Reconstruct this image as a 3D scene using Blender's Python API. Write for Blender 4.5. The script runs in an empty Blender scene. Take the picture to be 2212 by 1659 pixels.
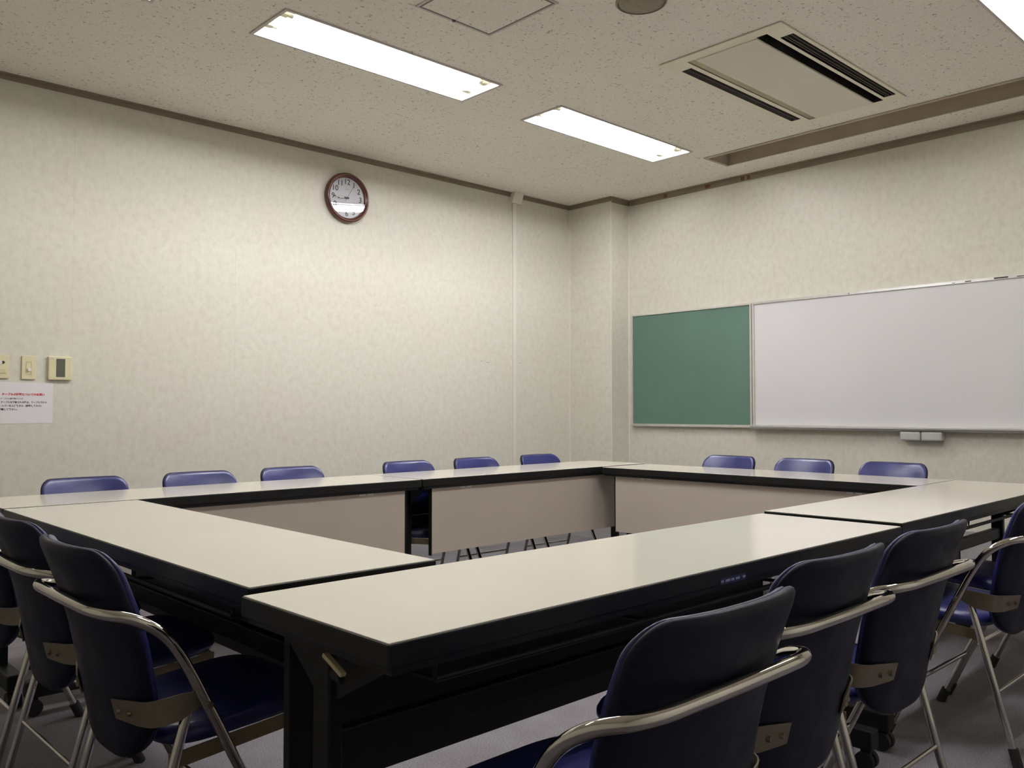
import bpy, bmesh, math, random
from mathutils import Vector, Matrix
random.seed(4)
SC = bpy.context.scene
COL = SC.collection
PI = math.pi

# ------------------------------------------------------------------ frame of reference
# x runs along the clock wall, y towards it; the floor is z = 0.  The furniture square
# stands a little out of line with the room.
SKEW = 0.0112
def TR(x, y):
    c, s = math.cos(SKEW), math.sin(SKEW)
    return x*c - y*s, x*s + y*c

XB, YA, ZC = 4.784, 3.893, 2.749          # board wall, clock wall, ceiling
CX, CY = 4.563, 3.433                     # corner column
X0, Y0 = -1.9, -1.8                       # walls behind the camera
BB = 0.315                                # height of the grey skirting

# ------------------------------------------------------------------ materials
def new_mat(name, color, rough=0.6, metal=0.0, spec=0.5):
    m = bpy.data.materials.new(name); m.use_nodes = True
    b = m.node_tree.nodes['Principled BSDF']
    b.inputs['Base Color'].default_value = (*color, 1)
    b.inputs['Roughness'].default_value = rough
    b.inputs['Metallic'].default_value = metal
    b.inputs['Specular IOR Level'].default_value = spec
    return m
def nodes(m):
    nt = m.node_tree
    return nt, nt.nodes['Principled BSDF'], lambda t: nt.nodes.new(t), nt.links.new
def noise(nt, scale, detail=2.0, coord=None, rough=0.5):
    n = nt.nodes.new('ShaderNodeTexNoise')
    n.inputs['Scale'].default_value = scale; n.inputs['Detail'].default_value = detail
    n.inputs['Roughness'].default_value = rough
    if coord is not None: nt.links.new(coord, n.inputs['Vector'])
    return n
def ramp(nt, src, stops):
    r = nt.nodes.new('ShaderNodeValToRGB')
    e = r.color_ramp.elements
    while len(e) < len(stops): e.new(0.5)
    for k, (p, c) in zip(e, stops):
        k.position = p; k.color = (*c, 1)
    nt.links.new(src, r.inputs['Fac'])
    return r
def mixc(nt, fac, a, b, mode='MIX'):
    m = nt.nodes.new('ShaderNodeMix'); m.data_type = 'RGBA'; m.blend_type = mode
    if isinstance(fac, float): m.inputs[0].default_value = fac
    else: nt.links.new(fac, m.inputs[0])
    for i, v in ((6, a), (7, b)):
        if isinstance(v, tuple): m.inputs[i].default_value = (*v, 1)
        else: nt.links.new(v, m.inputs[i])
    return m.outputs[2]
def vary(name, color, rough, scale, amount, metal=0.0, spec=0.5, bump=0.0, bscale=None):
    """plain material with a soft procedural variation of tone"""
    m = new_mat(name, color, rough, metal, spec)
    nt, b, N, L = nodes(m)
    tc = N('ShaderNodeTexCoord').outputs['Object']
    n = noise(nt, scale, 3, tc)
    lo = tuple(c*(1-amount) for c in color); hi = tuple(min(1, c*(1+amount)) for c in color)
    r = ramp(nt, n.outputs['Fac'], [(0.3, lo), (0.7, hi)])
    L(r.outputs['Color'], b.inputs['Base Color'])
    if bump:
        n2 = noise(nt, bscale or scale*4, 3, tc)
        bp = N('ShaderNodeBump'); bp.inputs['Strength'].default_value = bump
        bp.inputs['Distance'].default_value = 0.002
        L(n2.outputs['Fac'], bp.inputs['Height']); L(bp.outputs['Normal'], b.inputs['Normal'])
    return m

def wallpaper_mat():
    m = new_mat('wallpaper', (0.72, 0.69, 0.60), 0.75, 0, 0.25)
    nt, b, N, L = nodes(m)
    tc = N('ShaderNodeTexCoord').outputs['Object']
    # woven, mottled blotches
    mp = N('ShaderNodeMapping'); L(tc, mp.inputs['Vector']); mp.inputs['Scale'].default_value = (1, 1, 0.85)
    n1 = noise(nt, 28, 4, mp.outputs['Vector'], 0.65)
    r1 = ramp(nt, n1.outputs['Fac'], [(0.28, (0.635, 0.605, 0.505)), (0.5, (0.71, 0.682, 0.588)), (0.72, (0.765, 0.742, 0.655))])
    n2 = noise(nt, 4.0, 3, tc)
    r2 = ramp(nt, n2.outputs['Fac'], [(0.35, (0.70, 0.625, 0.53)), (0.65, (0.68, 0.70, 0.60))])
    c = mixc(nt, 0.22, r1.outputs['Color'], r2.outputs['Color'])
    mp2 = N('ShaderNodeMapping'); L(tc, mp2.inputs['Vector']); mp2.inputs['Scale'].default_value = (160, 160, 18)
    n3 = noise(nt, 1.0, 2, mp2.outputs['Vector'])
    r3 = ramp(nt, n3.outputs['Fac'], [(0.3, (0.965, 0.965, 0.96)), (0.7, (1, 1, 1))])
    c = mixc(nt, 1.0, c, r3.outputs['Color'], 'MULTIPLY')
    # butt joints between the drops of paper, 0.91 m apart
    sx = N('ShaderNodeSeparateXYZ'); L(tc, sx.inputs[0])
    ad = N('ShaderNodeMath'); ad.operation = 'ADD'; L(sx.outputs[0], ad.inputs[0]); L(sx.outputs[1], ad.inputs[1])
    sh = N('ShaderNodeMath'); sh.operation = 'SUBTRACT'; L(ad.outputs[0], sh.inputs[0]); sh.inputs[1].default_value = 4.593-9.1
    md = N('ShaderNodeMath'); md.operation = 'MODULO'; L(sh.outputs[0], md.inputs[0]); md.inputs[1].default_value = 0.91
    lt = N('ShaderNodeMath'); lt.operation = 'LESS_THAN'; L(md.outputs[0], lt.inputs[0]); lt.inputs[1].default_value = 0.0035
    n4 = noise(nt, 2.2, 2, tc)
    gt = N('ShaderNodeMath'); gt.operation = 'GREATER_THAN'; L(n4.outputs['Fac'], gt.inputs[0]); gt.inputs[1].default_value = 0.47
    mu = N('ShaderNodeMath'); mu.operation = 'MULTIPLY'; L(lt.outputs[0], mu.inputs[0]); L(gt.outputs[0], mu.inputs[1])
    sc = N('ShaderNodeMath'); sc.operation = 'MULTIPLY'; L(mu.outputs[0], sc.inputs[0]); sc.inputs[1].default_value = 0.16
    c = mixc(nt, sc.outputs[0], c, (0.42, 0.38, 0.30))
    L(c, b.inputs['Base Color'])
    bp = N('ShaderNodeBump'); bp.inputs['Strength'].default_value = 0.12; bp.inputs['Distance'].default_value = 0.002
    L(n3.outputs['Fac'], bp.inputs['Height']); L(bp.outputs['Normal'], b.inputs['Normal'])
    return m

def ceiling_mat():
    m = new_mat('acoustic_board', (0.6, 0.57, 0.48), 0.9, 0, 0.1)
    nt, b, N, L = nodes(m)
    tc = N('ShaderNodeTexCoord').outputs['Object']
    n1 = noise(nt, 62, 3, tc, 0.6)
    r1 = ramp(nt, n1.outputs['Fac'], [(0.0, (0.28, 0.25, 0.19)), (0.315, (0.32, 0.29, 0.23)), (0.385, (1, 1, 1)), (1.0, (1, 1, 1))])
    n2 = noise(nt, 190, 2, tc)
    r2 = ramp(nt, n2.outputs['Fac'], [(0.3, (0.88, 0.88, 0.87)), (0.6, (1, 1, 1))])
    n3 = noise(nt, 1.6, 2, tc)
    r3 = ramp(nt, n3.outputs['Fac'], [(0.3, (0.87, 0.83, 0.735)), (0.7, (0.90, 0.86, 0.765))])
    c = mixc(nt, 0.75, r3.outputs['Color'], r1.outputs['Color'], 'MULTIPLY')
    c = mixc(nt, 1.0, c, r2.outputs['Color'], 'MULTIPLY')
    L(c, b.inputs['Base Color'])
    bp = N('ShaderNodeBump'); bp.inputs['Strength'].default_value = 0.25; bp.inputs['Distance'].default_value = 0.003
    L(n1.outputs['Fac'], bp.inputs['Height']); L(bp.outputs['Normal'], b.inputs['Normal'])
    return m

def carpet_mat():
    m = new_mat('carpet', (0.2, 0.18, 0.2), 0.95, 0, 0.1)
    nt, b, N, L = nodes(m)
    tc = N('ShaderNodeTexCoord').outputs['Object']
    n1 = noise(nt, 230, 3, tc, 0.7)
    r1 = ramp(nt, n1.outputs['Fac'], [(0.3, (0.125, 0.116, 0.126)), (0.5, (0.225, 0.21, 0.226)), (0.7, (0.335, 0.315, 0.335))])
    n2 = noise(nt, 5, 3, tc)
    r2 = ramp(nt, n2.outputs['Fac'], [(0.35, (0.86, 0.84, 0.85)), (0.65, (1.0, 1.0, 1.0))])
    c = mixc(nt, 1.0, r1.outputs['Color'], r2.outputs['Color'], 'MULTIPLY')
    L(c, b.inputs['Base Color'])
    bp = N('ShaderNodeBump'); bp.inputs['Strength'].default_value = 0.5; bp.inputs['Distance'].default_value = 0.004
    L(n1.outputs['Fac'], bp.inputs['Height']); L(bp.outputs['Normal'], b.inputs['Normal'])
    return m

def vinyl_mat(name, color, wear, rough, spec=0.5):
    m = new_mat(name, color, rough, 0, spec)
    nt, b, N, L = nodes(m)
    tc = N('ShaderNodeTexCoord').outputs['Object']
    n1 = noise(nt, 9, 4, tc, 0.6)
    r1 = ramp(nt, n1.outputs['Fac'], [(0.35, tuple(c*0.8 for c in color)), (0.6, color), (0.8, wear)])
    L(r1.outputs['Color'], b.inputs['Base Color'])
    n2 = noise(nt, 160, 3, tc)
    bp = N('ShaderNodeBump'); bp.inputs['Strength'].default_value = 0.12; bp.inputs['Distance'].default_value = 0.001
    L(n2.outputs['Fac'], bp.inputs['Height']); L(bp.outputs['Normal'], b.inputs['Normal'])
    rr = ramp(nt, n1.outputs['Fac'], [(0.3, (rough*0.8,)*3), (0.7, (min(1, rough*1.25),)*3)])
    L(rr.outputs['Color'], b.inputs['Roughness'])
    return m

def emit_mat(name, color, strength):
    m = bpy.data.materials.new(name); m.use_nodes = True
    nt = m.node_tree; nt.nodes.clear()
    o = nt.nodes.new('ShaderNodeOutputMaterial'); e = nt.nodes.new('ShaderNodeEmission')
    e.inputs['Color'].default_value = (*color, 1); e.inputs['Strength'].default_value = strength
    nt.links.new(e.outputs[0], o.inputs[0])
    return m

def pane_mat():
    m = bpy.data.materials.new('clock_glass'); m.use_nodes = True
    nt = m.node_tree; nt.nodes.clear()
    o = nt.nodes.new('ShaderNodeOutputMaterial'); mx = nt.nodes.new('ShaderNodeMixShader')
    t = nt.nodes.new('ShaderNodeBsdfTransparent'); g = nt.nodes.new('ShaderNodeBsdfGlossy')
    g.inputs['Roughness'].default_value = 0.0
    f = nt.nodes.new('ShaderNodeFresnel'); f.inputs['IOR'].default_value = 1.52
    nt.links.new(f.outputs[0], mx.inputs[0]); nt.links.new(t.outputs[0], mx.inputs[1]); nt.links.new(g.outputs[0], mx.inputs[2])
    nt.links.new(mx.outputs[0], o.inputs[0])
    return m

M = dict(
    wall=wallpaper_mat(), ceil=ceiling_mat(), carpet=carpet_mat(),
    skirt=vary('grey_skirting', (0.36, 0.345, 0.345), 0.6, 6, 0.06),
    taupe=vary('taupe_trim', (0.235, 0.195, 0.135), 0.6, 8, 0.08),
    chip=vary('trim_chip', (0.16, 0.07, 0.02), 0.8, 20, 0.2),
    slot=vary('taupe_recess', (0.46, 0.39, 0.30), 0.8, 5, 0.08),
    cream=vary('cream_paint', (0.70, 0.67, 0.55), 0.5, 5, 0.03),
    bead=vary('cream_bead', (0.76, 0.73, 0.64), 0.5, 5, 0.03),
    enamel=vary('white_enamel', (0.85, 0.85, 0.82), 0.4, 5, 0.02),
    lrim=vary('fixture_rim', (0.52, 0.47, 0.44), 0.5, 5, 0.04),
    tube=emit_mat('fluorescent_tube', (0.97, 0.962, 1.0), 101.0),
    tube_weak=emit_mat('weak_fluorescent_tube', (1.0, 0.97, 0.88), 30.0),  # same kind of tube, output set low to darken the left end
    tube_mid=emit_mat('front_fluorescent_tube', (0.97, 0.962, 1.0), 104.0),  # same kind of tube, output tuned to brighten the foreground table
    tube_dim=emit_mat('dim_fluorescent_tube', (1.0, 0.96, 0.92), 34.0),
    holder=vary('lamp_holder', (0.72, 0.69, 0.50), 0.5, 30, 0.05),
    top=vary('beige_laminate', (0.88, 0.83, 0.715), 0.11, 1.5, 0.02, 0, 0.38),
    edge=vary('black_edge', (0.008, 0.008, 0.008), 0.45, 40, 0.2, 0, 0.3),
    steel=vary('black_steel', (0.007, 0.007, 0.007), 0.5, 20, 0.2, 0, 0.3),
    panel=vary('beige_panel', (0.60, 0.525, 0.445), 0.45, 2.0, 0.03),
    rubber=vary('black_rubber', (0.012, 0.012, 0.012), 0.7, 30, 0.2),
    lever=vary('cream_lever', (0.60, 0.52, 0.32), 0.5, 30, 0.06),
    sticker=vary('blue_sticker', (0.02, 0.025, 0.12), 0.4, 60, 0.3),
    stickertext=new_mat('sticker_lettering', (0.45, 0.47, 0.6), 0.5),
    blue=vinyl_mat('blue_vinyl', (0.019, 0.022, 0.125), (0.036, 0.040, 0.165), 0.34),
    navy=vinyl_mat('navy_vinyl', (0.0045, 0.005, 0.020), (0.009, 0.009, 0.03), 0.5, 0.22),
    chrome=vary('chrome', (0.57, 0.545, 0.515), 0.06, 12, 0.05, 1.0),
    dullsteel=vary('dull_steel', (0.26, 0.225, 0.165), 0.4, 10, 0.12, 0.9),
    rail=vary('bronze_rail', (0.26, 0.21, 0.13), 0.42, 10, 0.1, 0.7),
    green=vary('green_board', (0.097, 0.178, 0.138), 0.5, 3.0, 0.06),
    white=vary('white_board', (0.74, 0.725, 0.735), 0.16, 1.2, 0.02),
    alu=vary('aluminium', (0.72, 0.71, 0.69), 0.28, 20, 0.05, 0.85),
    greyplastic=vary('grey_plastic', (0.50, 0.49, 0.47), 0.5, 20, 0.05),
    scuff=vary('dark_scuff', (0.06, 0.05, 0.045), 0.8, 60, 0.3),
    ivory=vary('ivory_plastic', (0.74, 0.67, 0.43), 0.45, 20, 0.03),
    ivory2=vary('ivory_key', (0.68, 0.60, 0.34), 0.45, 20, 0.03),
    knob=vary('white_knob', (0.78, 0.75, 0.68), 0.35, 20, 0.03),
    lcd=vary('lcd_window', (0.10, 0.10, 0.075), 0.25, 20, 0.08),
    paper=vary('white_paper', (0.82, 0.785, 0.80), 0.8, 3, 0.02),
    red=new_mat('red_ink', (0.55, 0.03, 0.05), 0.7),
    ink=new_mat('black_ink', (0.035, 0.035, 0.035), 0.7),
    clockrim=vary('brown_clock_rim', (0.085, 0.026, 0.016), 0.22, 20, 0.15),
    dial=vary('clock_dial', (0.66, 0.65, 0.66), 0.6, 20, 0.01),
    hand=new_mat('dark_hand', (0.03, 0.03, 0.03), 0.4),
    lume=new_mat('pale_hand', (0.85, 0.84, 0.80), 0.4),
    wallmark=vary('grey_wall_mark', (0.34, 0.32, 0.27), 0.8, 60, 0.2),
    glass=pane_mat(),
    acwhite=vary('ac_cream', (0.82, 0.77, 0.61), 0.5, 3, 0.03),
    acpanel=vary('ac_panel', (0.72, 0.68, 0.57), 0.5, 3, 0.02),
    acdark=new_mat('ac_dark', (0.012, 0.011, 0.010), 0.6),
    acgrey=vary('ac_grey', (0.16, 0.145, 0.135), 0.6, 10, 0.08),
    speaker=vary('speaker_grille', (0.27, 0.24, 0.17), 0.7, 60, 0.1),
    groove=new_mat('hatch_groove', (0.19, 0.17, 0.16), 0.7),
)

# ------------------------------------------------------------------ object helpers
def link(name, bm, mats, parent=None, smooth=False, angle=None):
    me = bpy.data.meshes.new(name)
    bmesh.ops.recalc_face_normals(bm, faces=bm.faces)
    bm.to_mesh(me); bm.free()
    o = bpy.data.objects.new(name, me); COL.objects.link(o)
    for m in (mats if isinstance(mats, (list, tuple)) else [mats]): me.materials.append(m)
    if smooth:
        for p in me.polygons: p.use_smooth = True
        if angle:
            try: me.set_sharp_from_angle(angle=angle)
            except Exception: pass
    if parent is not None: o.parent = parent
    return o
def thing(name, label, cat, loc=(0, 0, 0), rz=0.0, group=None):
    o = bpy.data.objects.new(name, None); COL.objects.link(o)
    o.empty_display_size = 0.1
    o.location = loc; o.rotation_euler = (0, 0, rz)
    return tag(o, label, cat, group)
def tag(o, label, cat, group=None):
    o['label'] = label; o['category'] = cat
    if group: o['group'] = group
    return o
def struct(o):
    o['kind'] = 'structure'; return o
def box(bm, x0, x1, y0, y1, z0, z1, mi=0, bevel=0.0):
    vs = [bm.verts.new(p) for p in ((x0,y0,z0),(x1,y0,z0),(x1,y1,z0),(x0,y1,z0),(x0,y0,z1),(x1,y0,z1),(x1,y1,z1),(x0,y1,z1))]
    fs = [bm.faces.new([vs[i] for i in q]) for q in ((0,3,2,1),(4,5,6,7),(0,1,5,4),(1,2,6,5),(2,3,7,6),(3,0,4,7))]
    for f in fs: f.material_index = mi
    if bevel:
        es = list({e for f in fs for e in f.edges})
        r = bmesh.ops.bevel(bm, geom=es, offset=bevel, segments=2, profile=0.5, affect='EDGES')
        for f in r['faces']: f.material_index = mi
    return vs
def bxo(name, dims, mat, parent=None, bevel=0.0, smooth=False):
    bm = bmesh.new(); box(bm, *dims, bevel=bevel)
    return link(name, bm, mat, parent, smooth)
def catmull(pts, n=8):
    P = [Vector(p) for p in pts]; out = []
    for i in range(len(P)-1):
        p0 = P[max(i-1, 0)]; p1 = P[i]; p2 = P[i+1]; p3 = P[min(i+2, len(P)-1)]
        for k in range(n):
            t = k/n
            out.append(0.5*((2*p1) + (p2-p0)*t + (2*p0-5*p1+4*p2-p3)*t*t + (3*p1-p0-3*p2+p3)*t**3))
    out.append(P[-1]); return out
def tube(bm, pts, r, seg=12, mi=0, cap=True):
    P = [Vector(p) for p in pts]
    t0 = (P[1]-P[0]).normalized()
    up = Vector((0, 0, 1)) if abs(t0.z) < 0.9 else Vector((1, 0, 0))
    nrm = t0.cross(up).normalized(); rings = []
    for i, p in enumerate(P):
        t = (P[min(i+1, len(P)-1)]-P[max(i-1, 0)]).normalized()
        nrm = (nrm - t*nrm.dot(t)).normalized(); b = t.cross(nrm)
        rings.append([bm.verts.new(p + (nrm*math.cos(2*PI*k/seg)+b*math.sin(2*PI*k/seg))*r) for k in range(seg)])
    for a, c in zip(rings, rings[1:]):
        for k in range(seg):
            bm.faces.new((a[k], a[(k+1) % seg], c[(k+1) % seg], c[k])).material_index = mi
    if cap:
        bm.faces.new(rings[0][::-1]).material_index = mi; bm.faces.new(rings[-1]).material_index = mi
def cyl(bm, c, axis, r, h, seg=20, mi=0):
    a = Vector(axis).normalized()*h/2; c = Vector(c)
    tube(bm, [c-a, c+a], r, seg, mi)
def lathe_loops(bm, outline, centre, loops, fn, mi=0):
    """concentric loops (k, d): outline scaled by k about centre, fn maps (a, b, d) to a point"""
    ca, cb = centre; rings = []
    for k, d in loops:
        if k == 0: rings.append([bm.verts.new(fn(ca, cb, d))])
        else: rings.append([bm.verts.new(fn(ca+(a-ca)*k, cb+(b-cb)*k, d)) for a, b in outline])
    n = len(outline)
    for A, B in zip(rings, rings[1:]):
        for i in range(n):
            j = (i+1) % n
            q = [A[0]] if len(A) == 1 else [A[i], A[j]]
            q += [B[0]] if len(B) == 1 else [B[j], B[i]]
            bm.faces.new(q).material_index = mi
def plate(bm, xs0, xs1, ys0, ys1, holes, z0, z1, mi=0):
    """slab with rectangular holes, built of cells"""
    xs = sorted({xs0, xs1, *[h[0] for h in holes], *[h[1] for h in holes]})
    ys = sorted({ys0, ys1, *[h[2] for h in holes], *[h[3] for h in holes]})
    xs = [x for x in xs if xs0 <= x <= xs1]; ys = [y for y in ys if ys0 <= y <= ys1]
    def full(i, j):
        if i < 0 or j < 0 or i >= len(xs)-1 or j >= len(ys)-1: return False
        mx, my = (xs[i]+xs[i+1])/2, (ys[j]+ys[j+1])/2
        return not any(h[0] < mx < h[1] and h[2] < my < h[3] for h in holes)
    V = {}
    def v(i, j, z):
        if (i, j, z) not in V: V[(i, j, z)] = bm.verts.new((xs[i], ys[j], z))
        return V[(i, j, z)]
    for i in range(len(xs)-1):
        for j in range(len(ys)-1):
            if not full(i, j): continue
            for z, o in ((z0, 1), (z1, -1)):
                q = [v(i,j,z), v(i,j+1,z), v(i+1,j+1,z), v(i+1,j,z)]
                bm.faces.new(q[::o]).material_index = mi
            for di, dj, a, b in ((-1,0,(i,j),(i,j+1)), (1,0,(i+1,j),(i+1,j+1)), (0,-1,(i,j),(i+1,j)), (0,1,(i,j+1),(i+1,j+1))):
                if not full(i+di, j+dj):
                    bm.faces.new((v(*a,z0), v(*b,z0), v(*b,z1), v(*a,z1))).material_index = mi
def text_mesh(name, body, size, mat, parent, loc, align='CENTER', face='wall', bold=0.0, ext=0.0006):
    cu = bpy.data.curves.new(name, 'FONT'); cu.body = body; cu.size = size
    cu.align_x = align; cu.align_y = 'CENTER'; cu.extrude = ext; cu.offset = bold; cu.resolution_u = 3
    t = bpy.data.objects.new('tmp_text', cu); COL.objects.link(t)
    bpy.context.view_layer.update()
    dg = bpy.context.evaluated_depsgraph_get()
    me = bpy.data.meshes.new_from_object(t.evaluated_get(dg))
    bpy.data.objects.remove(t); bpy.data.curves.remove(cu)
    me.name = name; me.materials.clear(); me.materials.append(mat)
    for v in me.vertices: v.co = Vector((v.co.x, -v.co.z, v.co.y))     # stand it up, facing -y
    o = bpy.data.objects.new(name, me); COL.objects.link(o)
    o.parent = parent; o.location = loc
    return o
def clone(src, parent=None):
    c = src.copy(); COL.objects.link(c)
    if parent is not None: c.parent = parent
    for ch in list(src.children): clone(ch, c)
    return c
def put(src, first, loc, rz, label, group):
    o = src if first else clone(src)
    o.location = loc; o.rotation_euler = (0, 0, rz); o['label'] = label
    if group: o['group'] = group
    return o

# ------------------------------------------------------------------ the room
bm = bmesh.new(); box(bm, X0-.1, XB+.1, Y0-.1, YA+.1, -0.06, 0); struct(link('floor', bm, M['carpet']))
LIGHTS = [(1.0685, 2.2997, 2.2827, 2.5895), (2.7722, 4.0079, 2.2827, 2.5895), (-0.626, 0.6058, 2.2827, 2.5895), (2.7722, 4.0079, -0.089, 0.218), (1.0685, 2.2997, -0.089, 0.218)]
AC = (2.705, 4.035, 0.888, 1.553)
HATCH = (1.447, 1.869, 1.440, 1.878)
SLOT = (4.2183, 4.4631, -2.0, 2.2837)
bm = bmesh.new()
holes = [l for l in LIGHTS] + [(AC[0]+.03, AC[1]-.03, AC[2]+.02, AC[3]-.02), (SLOT[0]-.0065, SLOT[1]+.0065, SLOT[2]-.0065, SLOT[3]+.0065)]
plate(bm, X0-.1, XB+.1, Y0-.1, YA+.1, holes, ZC, ZC+0.03)
struct(link('ceiling', bm, M['ceil']))
for nm, d in (('wall_back', (X0-.1, XB+.1, YA, YA+.1, 0, ZC)), ('wall_right', (XB, XB+.1, Y0-.1, YA, 0, ZC)),
              ('wall_left', (X0-.1, X0, Y0-.1, YA, 0, ZC)), ('wall_front', (X0, XB, Y0-.1, Y0, 0, ZC)),
              ('wall_corner', (CX, XB, CY, YA, 0, ZC))):
    struct(bxo(nm, d, M['wall']))
for nm, d in (('baseboard_back', (X0, CX-.008, YA-.008, YA, 0, BB)), ('baseboard_right', (XB-.008, XB, Y0, CY-.008, 0, BB)),
              ('baseboard_left', (X0, X0+.008, Y0, YA-.008, 0, BB)), ('baseboard_front', (X0+.008, XB-.008, Y0, Y0+.008, 0, BB))):
    struct(bxo(nm, d, M['skirt']))
bm = bmesh.new(); box(bm, CX-.008, CX, CY-.008, YA, 0, BB); box(bm, CX, XB, CY-.008, CY, 0, BB)
struct(link('baseboard_corner', bm, M['skirt']))
for x, z, w_, h_ in ((3.583, 1.411, .022, .004), (3.648, 1.403, .020, .005), (3.992, 1.411, .013, .004), (4.343, 1.145, .003, .030)):
    bxo('scuff', (x-w_/2, x+w_/2, YA-.0006, YA-.0002, z-h_/2, z+h_/2), M['wallmark'], bpy.data.objects['wall_back'])
# taupe ceiling trim: a cove strip with a thin shadow reveal above it
def trim_run(name, a, b, inward, w=0.014, h=0.034, chips=()):
    (ax, ay), (bx_, by_) = a, b; ix, iy = inward
    bm = bmesh.new()
    for d, z0, z1 in ((w, ZC-h, ZC-0.009), (w*1.9, ZC-0.009, ZC)):
        xs = sorted((ax, bx_, ax+ix*d, bx_+ix*d)); ys = sorted((ay, by_, ay+iy*d, by_+iy*d))
        box(bm, xs[0], xs[-1], ys[0], ys[-1], z0, z1)
    for (px, py, l) in chips:
        if ix: box(bm, px-w-.001, px-w+.002, py-l/2, py+l/2, ZC-h+.004, ZC-.012, 1)
        else: box(bm, px-l/2, px+l/2, py-w-.001, py-w+.002, ZC-h+.004, ZC-.012, 1)
    struct(link(name, bm, [M['taupe'], M['chip']]))
trim_run('trim_1', (X0, YA), (CX-.03, YA), (0, -1), h=0.03)
trim_run('trim_2', (XB, Y0), (XB, CY-.03), (-1, 0), h=0.043, chips=((XB, 3.05, .03), (XB, 2.66, .045), (XB, 2.36, .03), (XB, 2.31, .025)))
trim_run('trim_3', (CX, CY-.02), (CX, YA), (-1, 0), h=0.032)
trim_run('trim_4', (CX, CY), (XB, CY), (0, -1), h=0.04)
# recessed curtain slot along the board wall
bm = bmesh.new()
sx0, sx1, sy0, sy1 = SLOT
for q in ((sx0-.006, sx0, sy0, sy1+.006, ZC-.002, ZC+.125), (sx1, sx1+.006, sy0, sy1+.006, ZC-.002, ZC+.125),
          (sx0, sx1, sy1, sy1+.006, ZC-.002, ZC+.125), (sx0, sx1, sy0-.006, sy0, ZC-.002, ZC+.125), (sx0-.006, sx1+.006, sy0, sy1+.006, ZC+.125, ZC+.131)):
    box(bm, *q)
for q in ((sx0-.022, sx0, sy0, sy1+.022), (sx1, sx1+.012, sy0, sy1+.022), (sx0, sx1, sy1, sy1+.022)):
    box(bm, *q, ZC-.007, ZC-.001)
struct(link('trim_5', bm, M['slot']))
# corner beads of the column and the joint lines
bm = bmesh.new(); box(bm, CX-.006, CX, YA-.014, YA, BB, ZC-.034); struct(link('trim_6', bm, M['bead']))
bm = bmesh.new(); box(bm, XB-.008, XB, CY-.010, CY, BB, ZC-.043); struct(link('trim_7', bm, M['bead']))
bm = bmesh.new(); box(bm, CX-.002, CX+.006, CY-.002, CY+.006, BB, ZC-.034); struct(link('trim_8', bm, M['bead']))

# ------------------------------------------------------------------ ceiling lights
def ceiling_light(x0, x1, y0, y1, label, tube_mat='tube'):
    cx, cy = (x0+x1)/2, (y0+y1)/2; hx, hy = (x1-x0)/2, (y1-y0)/2
    t = thing('ceiling_light', label, 'ceiling light', (cx, cy, ZC), 0, 'recessed fluorescent ceiling lights')
    bm = bmesh.new()                                         # trapezoid reflector, open below
    A = [bm.verts.new((sx*(hx-.002), sy*(hy-.002), -0.001)) for sx, sy in ((-1,-1),(1,-1),(1,1),(-1,1))]
    B = [bm.verts.new((sx*(hx-.012), sy*(hy-.07), 0.085)) for sx, sy in ((-1,-1),(1,-1),(1,1),(-1,1))]
    for i in range(4): bm.faces.new((A[i], A[(i+1)%4], B[(i+1)%4], B[i]))
    bm.faces.new(B)
    link('reflector', bm, M['enamel'], t)
    bm = bmesh.new()
    plate(bm, -hx-.014, hx+.014, -hy-.012, hy+.012, [(-hx+.001, hx-.001, -hy+.001, hy-.001)], -0.006, -0.0005)
    link('rim', bm, M['lrim'], t)
    for s in (-1, 1):
        bm = bmesh.new(); cyl(bm, (0, s*hy*.46, 0.028), (1, 0, 0), 0.0145, 2*hx-.115, 16)
        link('tube', bm, M[tube_mat], t, True, 0.7)
        for e in (-1, 1):
            bm = bmesh.new()
            box(bm, min(e*(hx-.052), e*(hx-.018)), max(e*(hx-.052), e*(hx-.018)), s*hy*.46-.018, s*hy*.46+.018, 0.012, 0.084, bevel=0.004)
            cyl(bm, (e*(hx-.062), s*hy*.46, 0.028), (1, 0, 0), 0.0165, 0.022, 16)
            link('lamp_holder', bm, M['holder'], t)
    return t
ceiling_light(*LIGHTS[0], 'lit twin-tube ceiling light in front of the wall clock, beside the access hatch')
ceiling_light(*LIGHTS[1], 'lit twin-tube ceiling light nearest the corner column')
ceiling_light(*LIGHTS[2], 'lit ceiling light of which only a tip shows at the top left', 'tube_weak')
ceiling_light(*LIGHTS[4], 'lit ceiling light above the foreground table, outside the top of the photo', 'tube_mid')
ceiling_light(*LIGHTS[3], 'lit ceiling light cut off by the top right corner of the photo', 'tube_dim')

# ------------------------------------------------------------------ ceiling hatch, speaker, air conditioner
hx0, hx1, hy0, hy1 = HATCH
t = thing('ceiling_hatch', 'square access hatch of speckled board in a thin grey frame on the ceiling', 'hatch', ((hx0+hx1)/2, (hy0+hy1)/2, ZC))
w, h = (hx1-hx0)/2, (hy1-hy0)/2
bm = bmesh.new(); plate(bm, -w, w, -h, h, [(-w+.016, w-.016, -h+.016, h-.016)], -0.004, -0.0005); link('hatch_frame', bm, M['lrim'], t)
bm = bmesh.new(); plate(bm, -w+.012, w-.012, -h+.012, h-.012, [(-w+.020, w-.020, -h+.020, h-.020)], -0.005, -0.001); link('hatch_seam', bm, M['groove'], t)
bxo('hatch_panel', (-w+.020, w-.020, -h+.020, h-.020, -0.004, -0.0005), M['ceil'], t)
bm = bmesh.new(); cyl(bm, (-.01, h-.014, -.006), (0, 0, 1), .008, .006, 12); link('latch', bm, M['hand'], t)

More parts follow.
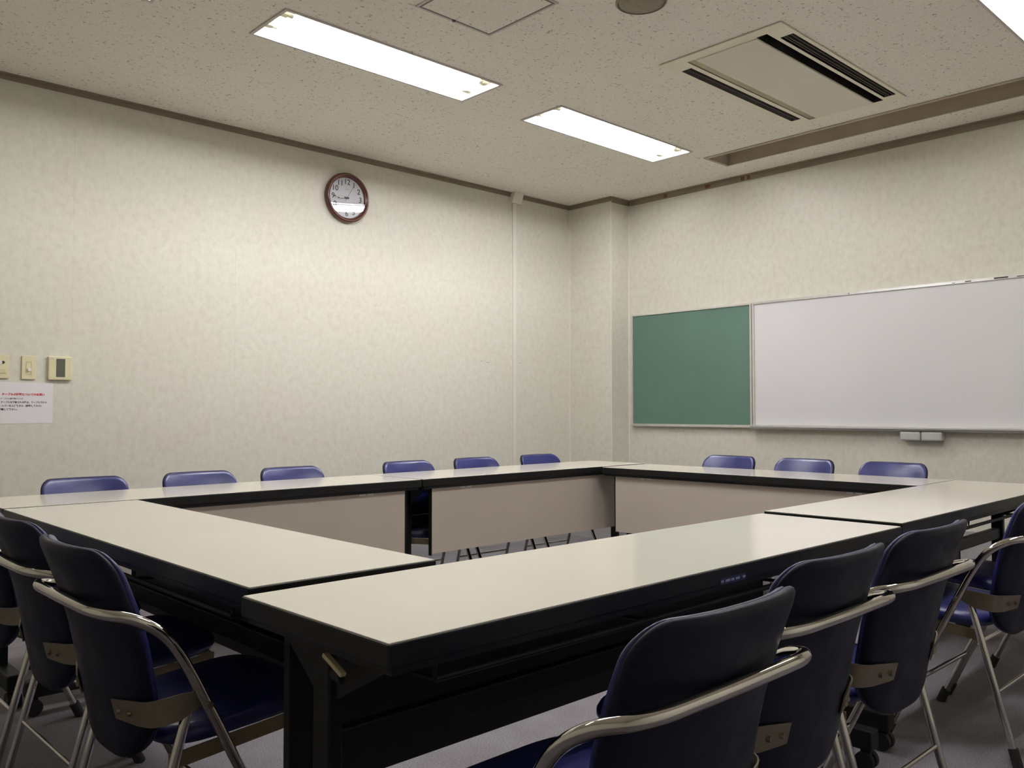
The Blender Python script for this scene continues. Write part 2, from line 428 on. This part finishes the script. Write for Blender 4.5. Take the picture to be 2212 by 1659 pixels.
t = thing('ceiling_speaker', 'round brown-grey ceiling speaker grille at the top edge of the photo', 'speaker', (2.112, 1.195, ZC))
bm = bmesh.new()
ol = [(math.cos(2*PI*i/48)*.107, math.sin(2*PI*i/48)*.107) for i in range(48)]
lathe_loops(bm, ol, (0, 0), [(1.0, -0.0005), (1.0, -.006), (.97, -.011), (.93, -.012), (.92, -.0005)], lambda a, b, d: (a, b, d))
link('rim', bm, M['speaker'], t, True, 0.7)
bm = bmesh.new()
lathe_loops(bm, ol, (0, 0), [(.92, -.003), (.90, -.009), (.5, -.0125), (0, -.0135)], lambda a, b, d: (a, b, d))
link('grille', bm, M['speaker'], t, True)

ax0, ax1, ay0, ay1 = AC
acx, acy = (ax0+ax1)/2, (ay0+ay1)/2
t = thing('air_conditioner', 'cream ceiling cassette air conditioner with dark slots on both long sides', 'air conditioner', (acx, acy, ZC))
L_ = lambda q: (q[0]-acx, q[1]-acx, q[2]-acy, q[3]-acy)
S_black = L_((2.765, 3.985, .992, 1.046)); S_louv = L_((2.845, 3.945, .906, .972))
S_beige = L_((2.765, 3.985, 1.380, 1.427)); S_grey = L_((2.84, 3.935, 1.455, 1.514))
bm = bmesh.new()
plate(bm, ax0-acx, ax1-acx, ay0-acy, ay1-acy, [S_black, S_louv, S_beige, S_grey], -0.008, -0.003)
link('frame', bm, M['acwhite'], t)
bxo('centre_panel', (S_black[0]+.006, S_black[1]-.006, S_black[3]+.001, S_beige[2]-.001, -0.014, -0.0078), M['acpanel'], t, 0.002)
def trough(name, q, depth, mat, taper=0.0):
    x0, x1, y0, y1 = q; bm = bmesh.new()
    box(bm, x0-.004, x1+.004, y0-.004, y0, -.0072, depth); box(bm, x0-.004, x1+.004, y1, y1+.004, -.0072, depth)
    box(bm, x0-.004, x0, y0, y1, -.0072, depth); box(bm, x1, x1+.004, y0, y1, -.0072, depth)
    box(bm, x0-.004, x1+.004, y0-.004, y1+.004, depth, depth+.004)
    return link(name, bm, mat, t)
trough('intake_slot', S_black, .05, M['acdark'])
trough('outlet_slot', S_louv, .05, M['acdark'])
trough('intake_slot', S_beige, .022, M['acwhite'])
trough('outlet_slot', S_grey, .03, M['acgrey'])
for q, m, dy in ((S_louv, M['acgrey'], (.012, .032, .046)), (S_grey, M['acgrey'], (.02,))):
    for d in dy:
        bm = bmesh.new()
        x0, x1, y0, y1 = q
        vs = [bm.verts.new(p) for p in ((x0+.004, y0+d, -.010), (x1-.004, y0+d, -.010), (x1-.004, y0+d+.008, .018), (x0+.004, y0+d+.008, .018))]
        f = bm.faces.new(vs); r = bmesh.ops.extrude_face_region(bm, geom=[f])
        bmesh.ops.translate(bm, verts=[v for v in r['geom'] if isinstance(v, bmesh.types.BMVert)], vec=(0, .002, 0))
        link('louver', bm, m, t)

# ------------------------------------------------------------------ cable duct
t = thing('cable_duct', 'slim white cable duct running down the clock wall from a box at the ceiling', 'cable duct', (3.924, YA, 0))
bm = bmesh.new(); box(bm, -.018, .018, -.014, -.0005, BB, ZC-.06, bevel=0.003); link('duct', bm, M['bead'], t)
bm = bmesh.new()
vs = box(bm, -.045, .055, -.062, -.0005, ZC-.080, ZC-.001)
for v in (vs[0], vs[1]): v.co.y = -.030
link('ceiling_box', bm, M['bead'], t)

# ------------------------------------------------------------------ wall clock
R_ = 0.166
t = thing('wall_clock', 'round wall clock with a brown rim and white dial above the chairs', 'clock', (2.378, YA, 2.450))
t.rotation_euler = (math.radians(0.95), 0, 0); t.location.y = YA-.0034
N_ = 72
ring = [(math.cos(2*PI*i/N_), math.sin(2*PI*i/N_)) for i in range(N_)]
fn = lambda a, b, d: (a, -d, b)
bm = bmesh.new()
lathe_loops(bm, ring, (0, 0), [(R_*.93, .0005), (R_*.985, .006), (R_, .02), (R_*.985, .034), (R_*.945, .043), (R_*.905, .044), (R_*.875, .037), (R_*.865, .033),
                               (R_*.845, .034), (R_*.815, .026), (R_*.805, .016)], fn)
link('rim', bm, M['clockrim'], t, True)
bm = bmesh.new()
lathe_loops(bm, ring, (0, 0), [(R_*.93, .0005), (R_*.83, .010), (R_*.83, .0165), (0, .0165)], fn)
link('dial', bm, M['dial'], t)
for i in range(1, 13):
    a = PI/2 - i*PI/6
    text_mesh('numeral', str(i), 0.050, M['ink'], t, (math.cos(a)*R_*.635, -.0175, math.sin(a)*R_*.635), bold=0.0003)
bxo('maker_mark', (-.016, .016, -.0180, -.0172, R_*.33, R_*.36), M['greyplastic'], t)
def hand(name, ang, l0, l1, w, z, mat, inner=None):
    bm = bmesh.new()
    box(bm, -w/2, w/2, -z-.0008, -z, l0, l1*.86)
    q = [bm.verts.new(p) for p in ((-w/2, -z-.0004, l1*.86), (w/2, -z-.0004, l1*.86), (0, -z-.0004, l1))]
    bm.faces.new(q)
    mats = [mat]
    if inner:
        mats.append(inner); box(bm, -w*.3, w*.3, -z-.0013, -z-.0008, l1*.22, l1*.84, 1)
    o = link(name, bm, mats, t); o.rotation_euler = (0, ang, 0)
    return o
hand('hour_hand', math.radians(263), -.014, .072, .012, .0185, M['hand'], M['lume'])
hand('minute_hand', math.radians(270), -.016, .104, .010, .0205, M['hand'], M['lume'])
hand('second_hand', math.radians(30), -.03, .112, .0018, .0225, M['hand'])
bm = bmesh.new(); cyl(bm, (0, -.021, 0), (0, 1, 0), .006, .006, 16); link('hub', bm, M['hand'], t)
bm = bmesh.new()
lathe_loops(bm, ring, (0, 0), [(R_*.83*k/8, .0275+(R_*.83*k/8)**2/11.0) for k in range(9)], fn)
link('glass', bm, M['glass'], t, True)

# ------------------------------------------------------------------ switches, controller, notice
def on_wall(name, label, cat, x0, x1, z0, z1, group=None):
    return thing(name, label, cat, ((x0+x1)/2, YA, (z0+z1)/2), 0, group), (x1-x0)/2, (z1-z0)/2
t, w, h = on_wall('light_switch', 'ivory switch plate cut off by the left photo edge, pale knob above a key', 'switch', .337, .407, 1.198, 1.317)
bm = bmesh.new(); box(bm, -w, w, -.009, -.0005, -h, h, bevel=.003); link('cover_plate', bm, M['ivory'], t)
bm = bmesh.new(); cyl(bm, (-.006, -.012, .022), (0, 1, 0), .0085, .010, 20); link('knob', bm, M['knob'], t, True, .6)
bm = bmesh.new(); cyl(bm, (.008, -.0095, .022), (0, 1, 0), .0075, .002, 20); link('key_hole', bm, M['scuff'], t)
bm = bmesh.new(); box(bm, -.026, .021, -.0115, -.009, -.034, -.010, bevel=.0015); link('key', bm, M['ivory2'], t)
t, w, h = on_wall('light_switch', 'ivory wall plate with a small round control knob, second plate from the left', 'switch', .464, .529, 1.196, 1.317)
bm = bmesh.new(); box(bm, -w, w, -.009, -.0005, -h, h, bevel=.003); link('cover_plate', bm, M['ivory'], t)
bm = bmesh.new(); plate(bm, -.013, .013, -.034, .030, [(-.011, .011, -.032, .028)], .009, .0105)
for v in bm.verts: v.co = Vector((v.co.x, -v.co.z, v.co.y))
link('bezel', bm, M['ivory2'], t)
bm = bmesh.new(); cyl(bm, (.002, -.013, -.010), (0, 1, 0), .0095, .010, 20); link('knob', bm, M['knob'], t, True, .6)
t, w, h = on_wall('thermostat', 'square ivory air-conditioner controller with a dark display', 'thermostat', .585, .700, 1.196, 1.320)
bm = bmesh.new(); box(bm, -w, w, -.020, -.0005, -h, h, bevel=.005); link('case', bm, M['ivory'], t)
bm = bmesh.new(); box(bm, -.020, .023, -.0215, -.0185, -.046, .049, bevel=.001); link('display', bm, M['lcd'], t)
bxo('button', (-.048, -.032, -.0212, -.0198, .046, .051), M['greyplastic'], t)
t = thing('notice_sign', 'white notice sheet with a red heading and black Japanese lines below the switch plates', 'notice', (.4655, YA, 1.076))
bxo('sheet', (-.1485, .1485, -.0012, -.0003, -.105, .105), M['paper'], t)
for body, sz, z, mat, x, al, bd in (('テーブルの移動についてのお願い', .0131, .042, M['red'], .011, 'CENTER', .0007),
        ('テーブルの脚が壊れるため', .0087, .0206, M['ink'], -.094, 'LEFT', .0001),
        ('テーブルを移動される時は、テーブル下のス', .0106, .002, M['ink'], -.092, 'LEFT', .0004),
        ('トッパーを上げてから（解除してから）', .0112, -.016, M['ink'], -.100, 'LEFT', .0004),
        ('移動して下さい。', .0112, -.034, M['ink'], -.100, 'LEFT', .0004)):
    text_mesh('lettering', body, sz, mat, t, (x, -.0014, z), al, bold=bd, ext=.0002)

# ------------------------------------------------------------------ boards
BY0, BY1, BZ0, BZ1, WEND = 3.385, 2.2911, 0.914, 1.8073, -0.17
t = thing('green_board', 'green board in a thin aluminium frame next to the corner column', 'board', (XB, (BY0+BY1)/2, BZ0))
w = (BY0-BY1)/2; h = BZ1-BZ0
def yz(bm):                                                   # plate drawn in (x, y) -> stands on the board wall
    for v in bm.verts: v.co = Vector((-v.co.z, v.co.x, v.co.y))
bxo('panel', (-.016, -.001, -w+.01, w-.01, .01, h-.01), M['green'], t)
bm = bmesh.new(); plate(bm, -w+.003, w, 0, h, [(-w+.018, w-.011, .016, h-.012)], .0005, .024); yz(bm); link('frame', bm, M['alu'], t)
bm = bmesh.new(); box(bm, -.036, -.024, -w+.003, w, -.004, .010, bevel=.002); link('tray', bm, M['alu'], t)
t = thing('whiteboard', 'long whiteboard with an aluminium frame and tray right of the green board', 'board', (XB, (BY1+WEND)/2, BZ0))
w = (BY1-WEND)/2
bxo('panel', (-.016, -.001, -w+.01, w-.01, .01, h-.01), M['white'], t)
bm = bmesh.new(); plate(bm, -w, w-.003, 0, h+.004, [(-w+.016, w-.018, .020, h-.012)], .0005, .026); yz(bm)
link('frame', bm, M['alu'], t)
for y, l, hh in ((.657, .075, .009), (.836, .035, .006), (.918, .02, .003), (.545, .06, .005), (1.568, .008, .006)):
    bxo('scuff', (-.0268, -.0255, y-(BY1+WEND)/2-l/2, y-(BY1+WEND)/2+l/2, h-.008, h-.008+hh), M['scuff'], t)
bm = bmesh.new()                                              # rounded tray lip
prof = [(-.026, .018), (-.060, .012), (-.068, .004), (-.066, -.006), (-.052, -.011), (-.0005, -.011), (-.0005, .0)]
A = [bm.verts.new((x, -w, z)) for x, z in prof]; B = [bm.verts.new((x, w-.003, z)) for x, z in prof]
for i in range(len(prof)):
    j = (i+1) % len(prof); bm.faces.new((A[i], A[j], B[j], B[i]))
bm.faces.new(A); bm.faces.new(B[::-1])
link('tray', bm, M['alu'], t, True, .6)
for k, (y, lab) in enumerate(((1.175, 'grey rounded box under the whiteboard tray, the one nearer the green board'),
                              (1.048, 'grey rounded box under the whiteboard tray, the one farther from the green board'))):
    t = thing('eraser_box', lab, 'box', (XB-.035, y, BZ0-.066), 0, 'grey boxes under the whiteboard tray')
    bm = bmesh.new(); box(bm, -.028, .034, -.061, .061, 0, .055, bevel=.008); link('case', bm, M['greyplastic'], t, True, .5)
    bm = bmesh.new(); box(bm, -.0295, -.027, -.053, .053, .008, .046, bevel=.001); link('front_cover', bm, M['greyplastic'], t)
    bxo('hanger', (.0, .0335, -.05, .05, .0548, .0552), M['greyplastic'], t)

# ------------------------------------------------------------------ meeting tables
# local frame: origin on the floor under the middle, +y is the side with the modesty panel
def make_table():
    t = thing('meeting_table', 'table', 'table')
    HL, HD, H = .9, .225, .70
    bm = bmesh.new(); box(bm, -HL+.003, HL-.003, -HD+.003, HD-.003, H-.004, H, bevel=.0008); link('tabletop', bm, M['top'], t)
    bm = bmesh.new(); box(bm, -HL, HL, -HD, HD, H-.037, H-.0015, bevel=.0025); link('edge_band', bm, M['edge'], t)
    bm = bmesh.new()
    plate(bm, -HL+.012, HL-.012, -HD+.008, HD-.008, [(-HL+.04, HL-.04, -HD+.035, HD-.035)], H-.050, H-.0375)
    link('apron', bm, M['steel'], t)
    # modesty panel: beige outside, dark behind, thin dark side frames, two pale hanging clips
    p = bxo('modesty_panel', (-.822, .822, .186, .196, .326, .648), M['panel'], t)
    bm = bmesh.new()
    box(bm, -.822, .822, .180, .1855, .326, .648); box(bm, -.828, -.8225, .178, .198, .317, .652); box(bm, .8225, .828, .178, .198, .317, .652)
    link('panel_backing', bm, M['steel'], p)
    for s in (-1, 1):
        for d in (-.022, .022): bxo('clip', (s*.60+d-.016, s*.60+d+.016, .1965, .2015, .640, .648), M['enamel'], p)
    for s in (-1, 1):
        lg = None
        bm = bmesh.new(); box(bm, s*.845-.014, s*.845+.014, -.003, .047, .11, .645, bevel=.004)
        lg = link('leg', bm, M['steel'], t)
        bm = bmesh.new()                                       # gusset under the top
        a = [bm.verts.new((s*.845+d, y, z)) for d in (-.004, .004) for y, z in ((-.17, .645), (.17, .645), (.055, .56), (-.012, .56))]
        bm.faces.new(a[:4]); bm.faces.new(a[4:][::-1])
        for i in range(4): bm.faces.new((a[i], a[(i+1) % 4], a[4+(i+1) % 4], a[4+i]))
        link('gusset', bm, M['steel'], lg)
        bm = bmesh.new(); cyl(bm, (s*.845, -.016, .60), (0, 1, 0), .013, .026, 16); link('lock_knob', bm, M['rubber'], lg, True, .6)
        bm = bmesh.new()
        box(bm, s*.866-.0055, s*.866+.0055, -.030, .030, -.004, .004, bevel=.0015)
        lv = link('latch_lever', bm, M['lever'], t)
        bmr = Matrix.Translation((0, -.030, .624)) @ Matrix.Rotation(math.radians(22), 4, 'X')
        lv.data.transform(bmr)
        bm = bmesh.new(); box(bm, s*.845-.026, s*.845+.026, -.163, .205, .062, .118, bevel=.006)
        ft = link('foot', bm, M['steel'], t)
        for y in (-.137, .178):
            bm = bmesh.new()
            cyl(bm, (s*.845-.014, y, .028), (1, 0, 0), .0275, .016, 20); cyl(bm, (s*.845+.014, y, .028), (1, 0, 0), .0275, .016, 20)
            box(bm, s*.845-.006, s*.845+.006, y-.015, y+.015, .02, .061)
            link('caster', bm, M['rubber'], ft, True, .6)
    bm = bmesh.new(); box(bm, -.83, .83, .008, .036, .452, .500, bevel=.004); link('stretcher', bm, M['steel'], t)
    bm = bmesh.new()
    tube(bm, [(-.80, -.207, .626), (.80, -.207, .626)], .006, 10)
    for k in range(3): tube(bm, [(-.78, -.10+.06*k, .612), (.78, -.10+.06*k, .612)], .003, 6)
    for x in (-.80, -.27, .27, .80): tube(bm, [(x, -.207, .649), (x, -.207, .626), (x, .03, .612), (x, .03, .649)], .004, 6)
    link('shelf_rail', bm, M['steel'], t)
    return t
tab0 = make_table()
TABLES = [   # x, y, turn of the corner measured in the furniture square, long side along x?, label
    ((0, 0), (1.8, 0), (1.8, .45), 0, 'beige-topped black table in the foreground with its near corner pointing at the camera'),
    ((1.873, .028), (3.673, .051), (3.668, .501), 0, 'beige-topped table at the right photo edge reflecting the grey boxes under the whiteboard'),
    ((.042, .506), (.492, .502), (.509, 2.302), -1, 'beige-topped table on the left side, reaching from the foreground table to the clock wall row'),
    ((.063, 2.329), (1.863, 2.317), (1.865, 2.767), 2, 'beige-topped table along the clock wall, left one of that row'),
    ((1.876, 2.320), (3.676, 2.347), (3.669, 2.797), 2, 'beige-topped table along the clock wall, right one of that row, towards the corner column'),
    ((3.231, .499), (3.681, .508), (3.643, 2.308), 1, 'beige-topped table standing in front of the green board, parallel to the board wall'),
]
for i, (a, b, c, q, lab) in enumerate(TABLES):
    cx, cy = TR((a[0]+c[0])/2, (a[1]+c[1])/2)
    ang = math.atan2(b[1]-a[1], b[0]-a[0]) + SKEW + (q*PI/2)
    put(tab0, i == 0, (cx, cy, 0), ang, lab, 'meeting tables set in a square')
    if i == 0: pass
# blue maker's label on the edge of the foreground table
bm = bmesh.new(); box(bm, -.045, .055, -.2262, -.2252, .6640, .6775); s = link('label_sticker', bm, M['sticker'], tab0); s['label'] = 'small dark blue label'
for k, (dx, w_) in enumerate(((-.043, .010), (-.026, .018), (-.004, .012), (.014, .016), (.042, .011))):
    bxo('lettering', (dx, dx+w_, -.2266, -.2261, .6685, .6735), M['stickertext'], s)

# ------------------------------------------------------------------ folding chairs
# local frame: origin on the floor, +y is the way the sitter faces
ZP = [(.31, -.156), (.36, -.166), (.405, -.174), (.476, -.189), (.58, -.211), (.655, -.233), (.71, -.253), (.767, -.276)]
def rear(z):
    if z <= ZP[0][0]: return ZP[0][1]
    for (z0, v0), (z1, v1) in zip(ZP, ZP[1:]):
        if z <= z1: return v0+(v1-v0)*(z-z0)/(z1-z0)
    return ZP[-1][1]
def smooth_rear(z): return (rear(z-.02)+2*rear(z)+rear(z+.02))/4
def back_outline():
    zt, zb, r = .766, .341, .050
    pts = []
    def w(z):
        base = .188 + .005*math.sin(PI*min(1, max(0, (zt-z)/.30)))
        if z > zt-r: base -= r*(1-math.sqrt(max(0, 1-((z-zt+r)/r)**2)))
        if z < .47: base = .045 + (base-.045)*math.sqrt(max(0, 1-((.47-z)/(.47-zb))**2.2))
        return base
    zs = [zt - r*(1-math.cos(i/8*PI/2)) for i in range(9)]
    zs += [zt-r-(zt-r-.47)*i/8 for i in range(1, 9)]
    zs += [.47-(.47-zb)*math.sin(i/10*PI/2) for i in range(1, 11)]
    right = [(w(z), z) for z in zs]
    top = [(-.138+.276*i/8, zt) for i in range(1, 8)]
    bot = [(.045-.09*i/4, zb) for i in range(1, 4)]
    left = [(-a, z) for a, z in right[::-1]]
    out = top+right+bot+left
    clean = [out[0]]
    for p in out[1:]:
        if (p[0]-clean[-1][0])**2+(p[1]-clean[-1][1])**2 > 1e-7: clean.append(p)
    return clean
def wrap(u): return .044*(abs(u)/.2)**2.5
def make_chair():
    t = thing('folding_chair', 'chair', 'chair')
    ol = back_outline()
    # flare of the top edge, curve round the sitter
    fn = lambda u, z, d: (u, smooth_rear(z) + wrap(u) + d, z)
    bm = bmesh.new()
    lathe_loops(bm, ol, (0, .55), [(0, 0), (.35, 0), (.7, 0), (.92, 0), (.975, .002), (.995, .006), (1, .012), (.992, .0175), (.97, .019), (.5, .019), (0, .019)], fn)
    link('backrest', bm, M['navy'], t, True)
    bm = bmesh.new()
    lathe_loops(bm, ol, (0, .55), [(.96, .0185), (.988, .020), (.990, .024), (.975, .030), (.93, .034), (.8, .038), (.5, .040), (0, .041)], fn)
    link('back_pad', bm, M['blue'], t, True)
    # seat
    so = []
    for i in range(64):
        a = 2*PI*i/64; c, s = math.cos(a), math.sin(a)
        e = 2/4.2
        so.append((.198*math.copysign(abs(c)**e, c), .0625+.1725*math.copysign(abs(s)**e, s)))
    sf = lambda u, v, d: (u*(1+.05*(v-.03)/.17), v, .362 + d + .03*(v+.14)/.34)
    bm = bmesh.new()
    lathe_loops(bm, so, (0, .0625), [(0, 0), (.9, 0), (.97, .004), (1, .016), (.998, .026), (.97, .036), (.9, .041), (.6, .043), (0, .044)], sf)
    link('seat', bm, M['blue'], t, True)
    bm = bmesh.new()
    for s in (-1, 1):
        q = [(s*.188, -.105, .335), (s*.188, .205, .362), (s*.188, .205, .392), (s*.188, -.105, .366)]
        vs = [bm.verts.new(p) for p in q]; f = bm.faces.new(vs)
        r = bmesh.ops.extrude_face_region(bm, geom=[f])
        bmesh.ops.translate(bm, verts=[v for v in r['geom'] if isinstance(v, bmesh.types.BMVert)], vec=(s*.003, 0, 0))
        cyl(bm, (s*.1915, .03, .360), (1, 0, 0), .005, .006, 10)
    box(bm, -.188, .188, .202, .205, .364, .390)
    link('seat_frame', bm, M['rail'], t)
    # front frame: one bent tube, feet in front, bar across behind the backrest
    side = [(.236, .160, .030), (.237, .100, .155), (.240, .020, .318), (.240, -.045, .450), (.241, -.098, .552), (.241, -.136, .606), (.234, -.184, .639), (.211, -.228, .653), (.170, -.2440, .656), (.10, -.2465, .656)]
    path = side + [(0, -.2475, .656)] + [(-x, y, z) for x, y, z in side[::-1]]
    bm = bmesh.new(); tube(bm, catmull(path, 5), .0107, 14)
    fr = link('front_frame', bm, M['chrome'], t, True, .8)
    for s in (-1, 1):
        bm = bmesh.new(); tube(bm, [(s*.236, .1745, .0), (s*.236, .153, .046)], .0155, 14); link('foot_cap', bm, M['rubber'], fr, True, .8)
    bm = bmesh.new(); cyl(bm, (0, .085, .185), (1, 0, 0), .0075, .46, 10); link('front_stretcher', bm, M['chrome'], t, True, .8)
    for s in (-1, 1):
        bm = bmesh.new(); tube(bm, [(s*.214, -.078, .452), (s*.214, -.193, .03)], .0100, 14)
        lg = link('rear_leg', bm, M['chrome'], t, True, .8)
        bm = bmesh.new(); tube(bm, [(s*.214, -.201, .0), (s*.214, -.187, .052)], .014, 14); link('foot_cap', bm, M['rubber'], lg, True, .8)
        # link plate from the pivot round onto the back
        pth = catmull([(s*.2215, -.045, .474), (s*.2215, -.078, .465), (s*.2175, -.112, .459), (s*.205, -.144, .455), (s*.165, smooth_rear(.452)+wrap(.165)-.002, .452), (s*.105, smooth_rear(.45)+wrap(.105)-.002, .450)], 4)
        bm = bmesh.new(); prev = None; n = len(pth)
        for i, p in enumerate(pth):
            tg = (pth[min(i+1, n-1)]-pth[max(i-1, 0)]).normalized(); nr = tg.cross(Vector((0, 0, 1))).normalized()
            nr = nr*(-s)
            hh = .012+.013*min(1, i/6); tp = max(0, (i-n+5)/5)
            lean = Vector((0, -.26*max(0, min(1, (i/(n-1)-.4)/.3)), 1))
            row = [bm.verts.new(p+nr*.004+lean*(hh-.004*tp)), bm.verts.new(p+nr*.004-lean*(hh*(1-.4*tp))),
                   bm.verts.new(p+nr*.001-lean*(hh*(1-.4*tp))), bm.verts.new(p+nr*.001+lean*(hh-.004*tp))]
            if prev:
                for k in range(4): bm.faces.new((prev[k], prev[(k+1) % 4], row[(k+1) % 4], row[k]))
            else: bm.faces.new(row)
            prev = row
        bm.faces.new(prev[::-1])
        br = link('back_bracket', bm, M['dullsteel'], t, True, .6)
        for u in (.122, .152):
            y = smooth_rear(.45)+wrap(u)
            bm = bmesh.new(); cyl(bm, (s*u, y-.006, .450), (s*.25, 1, 0), .0055, .006, 10); link('screw', bm, M['dullsteel'], br)
        bm = bmesh.new(); cyl(bm, (s*.238, -.050, .462), (1, 0, 0), .006, .036, 12); link('pivot', bm, M['dullsteel'], br)
    bm = bmesh.new(); cyl(bm, (0, -.147, .20), (1, 0, 0), .0055, .425, 10); link('rear_stretcher', bm, M['chrome'], t, True, .8)
    return t
ch0 = make_chair()
Q = PI/2
CHAIRS = [   # x, y (furniture square), heading, width, label
    (.296, -.141, 0.0, 1, 'navy folding chair nearest the camera, its chrome bar reaching the bottom of the photo'),
    (.806, -.058, 0.0, 1, 'navy folding chair second from the camera along the foreground table'),
    (1.312, -.04, 0.0, 1, 'navy folding chair third from the camera, its back in front of the table joint'),
    (2.282, -.012, 0.0, 1, 'side-on navy folding chair at the right photo edge with its blue seat showing'),
    (2.85, .0, 0.0, 1, 'folding chair outside the right photo edge, only its front leg tips showing'),
    (.060, .832, -Q, .95, 'navy folding chair nearest the camera on the left, its chrome frame side showing'),
    (.088, 1.371, -Q, .97, 'navy folding chair on the left between two others, right behind the nearest one there'),
    (.088, 1.895, -Q, 1, 'navy folding chair cut off by the left photo edge'),
    (.493, 2.634, 2*Q, .905, 'blue folding chair leftmost in the row along the clock wall'),
    (.988, 2.634, 2*Q, .905, 'blue folding chair second from the left along the clock wall'),
    (1.462, 2.634, 2*Q, .905, 'blue folding chair third from the left along the clock wall, left of the clock'),
    (2.181, 2.634, 2*Q, .905, 'blue folding chair along the clock wall, first one right of the clock'),
    (2.684, 2.634, 2*Q, .905, 'blue folding chair along the clock wall, left neighbour of the cable duct'),
    (3.230, 2.634, 2*Q, .905, 'blue folding chair along the clock wall nearest the corner column'),
    (3.522, 1.774, Q, .905, 'blue folding chair below the right end of the green board'),
    (3.530, 1.303, Q, .905, 'blue folding chair below the left part of the whiteboard, middle of three'),
    (3.536, .822, Q, .905, 'blue folding chair below the grey boxes of the whiteboard tray'),
]
for i, (x, y, a, sx, lab) in enumerate(CHAIRS):
    X, Y = TR(x, y)
    o = put(ch0, i == 0, (X, Y, 0), a+SKEW, lab, 'folding chairs around the table square')
    o.scale = (sx, 1, .984 if a == 2*Q else 1 if a == Q else 1.0144)

# ------------------------------------------------------------------ camera, world, view
yaw, pit, rol = 0.8049+SKEW, 0.0313, -0.0008
f = Vector((math.cos(yaw)*math.cos(pit), math.sin(yaw)*math.cos(pit), math.sin(pit)))
r = f.cross(Vector((0, 0, 1))).normalized(); u = r.cross(f)
r2 = r*math.cos(rol)+u*math.sin(rol); u2 = -r*math.sin(rol)+u*math.cos(rol)
cam = bpy.data.cameras.new('camera'); co = bpy.data.objects.new('camera', cam); COL.objects.link(co)
mw = Matrix((( r2.x, u2.x, -f.x, 0), (r2.y, u2.y, -f.y, 0), (r2.z, u2.z, -f.z, 0), (0, 0, 0, 1)))
px, py = TR(-0.7316, -1.0159)
mw.translation = Vector((px, py, 1.0325))
co.matrix_world = mw
cam.sensor_fit = 'HORIZONTAL'; cam.sensor_width = 36.0; cam.lens = 1860.58*36/2212
cam.clip_start = 0.02; cam.clip_end = 50
SC.camera = co
wd = bpy.data.worlds.new('world'); SC.world = wd; wd.use_nodes = True
wd.node_tree.nodes['Background'].inputs['Color'].default_value = (0, 0, 0, 1)
vs = SC.view_settings
vs.view_transform = 'Standard'; vs.look = 'None'; vs.exposure = 0.0; vs.gamma = 1.0; vs.use_curve_mapping = False
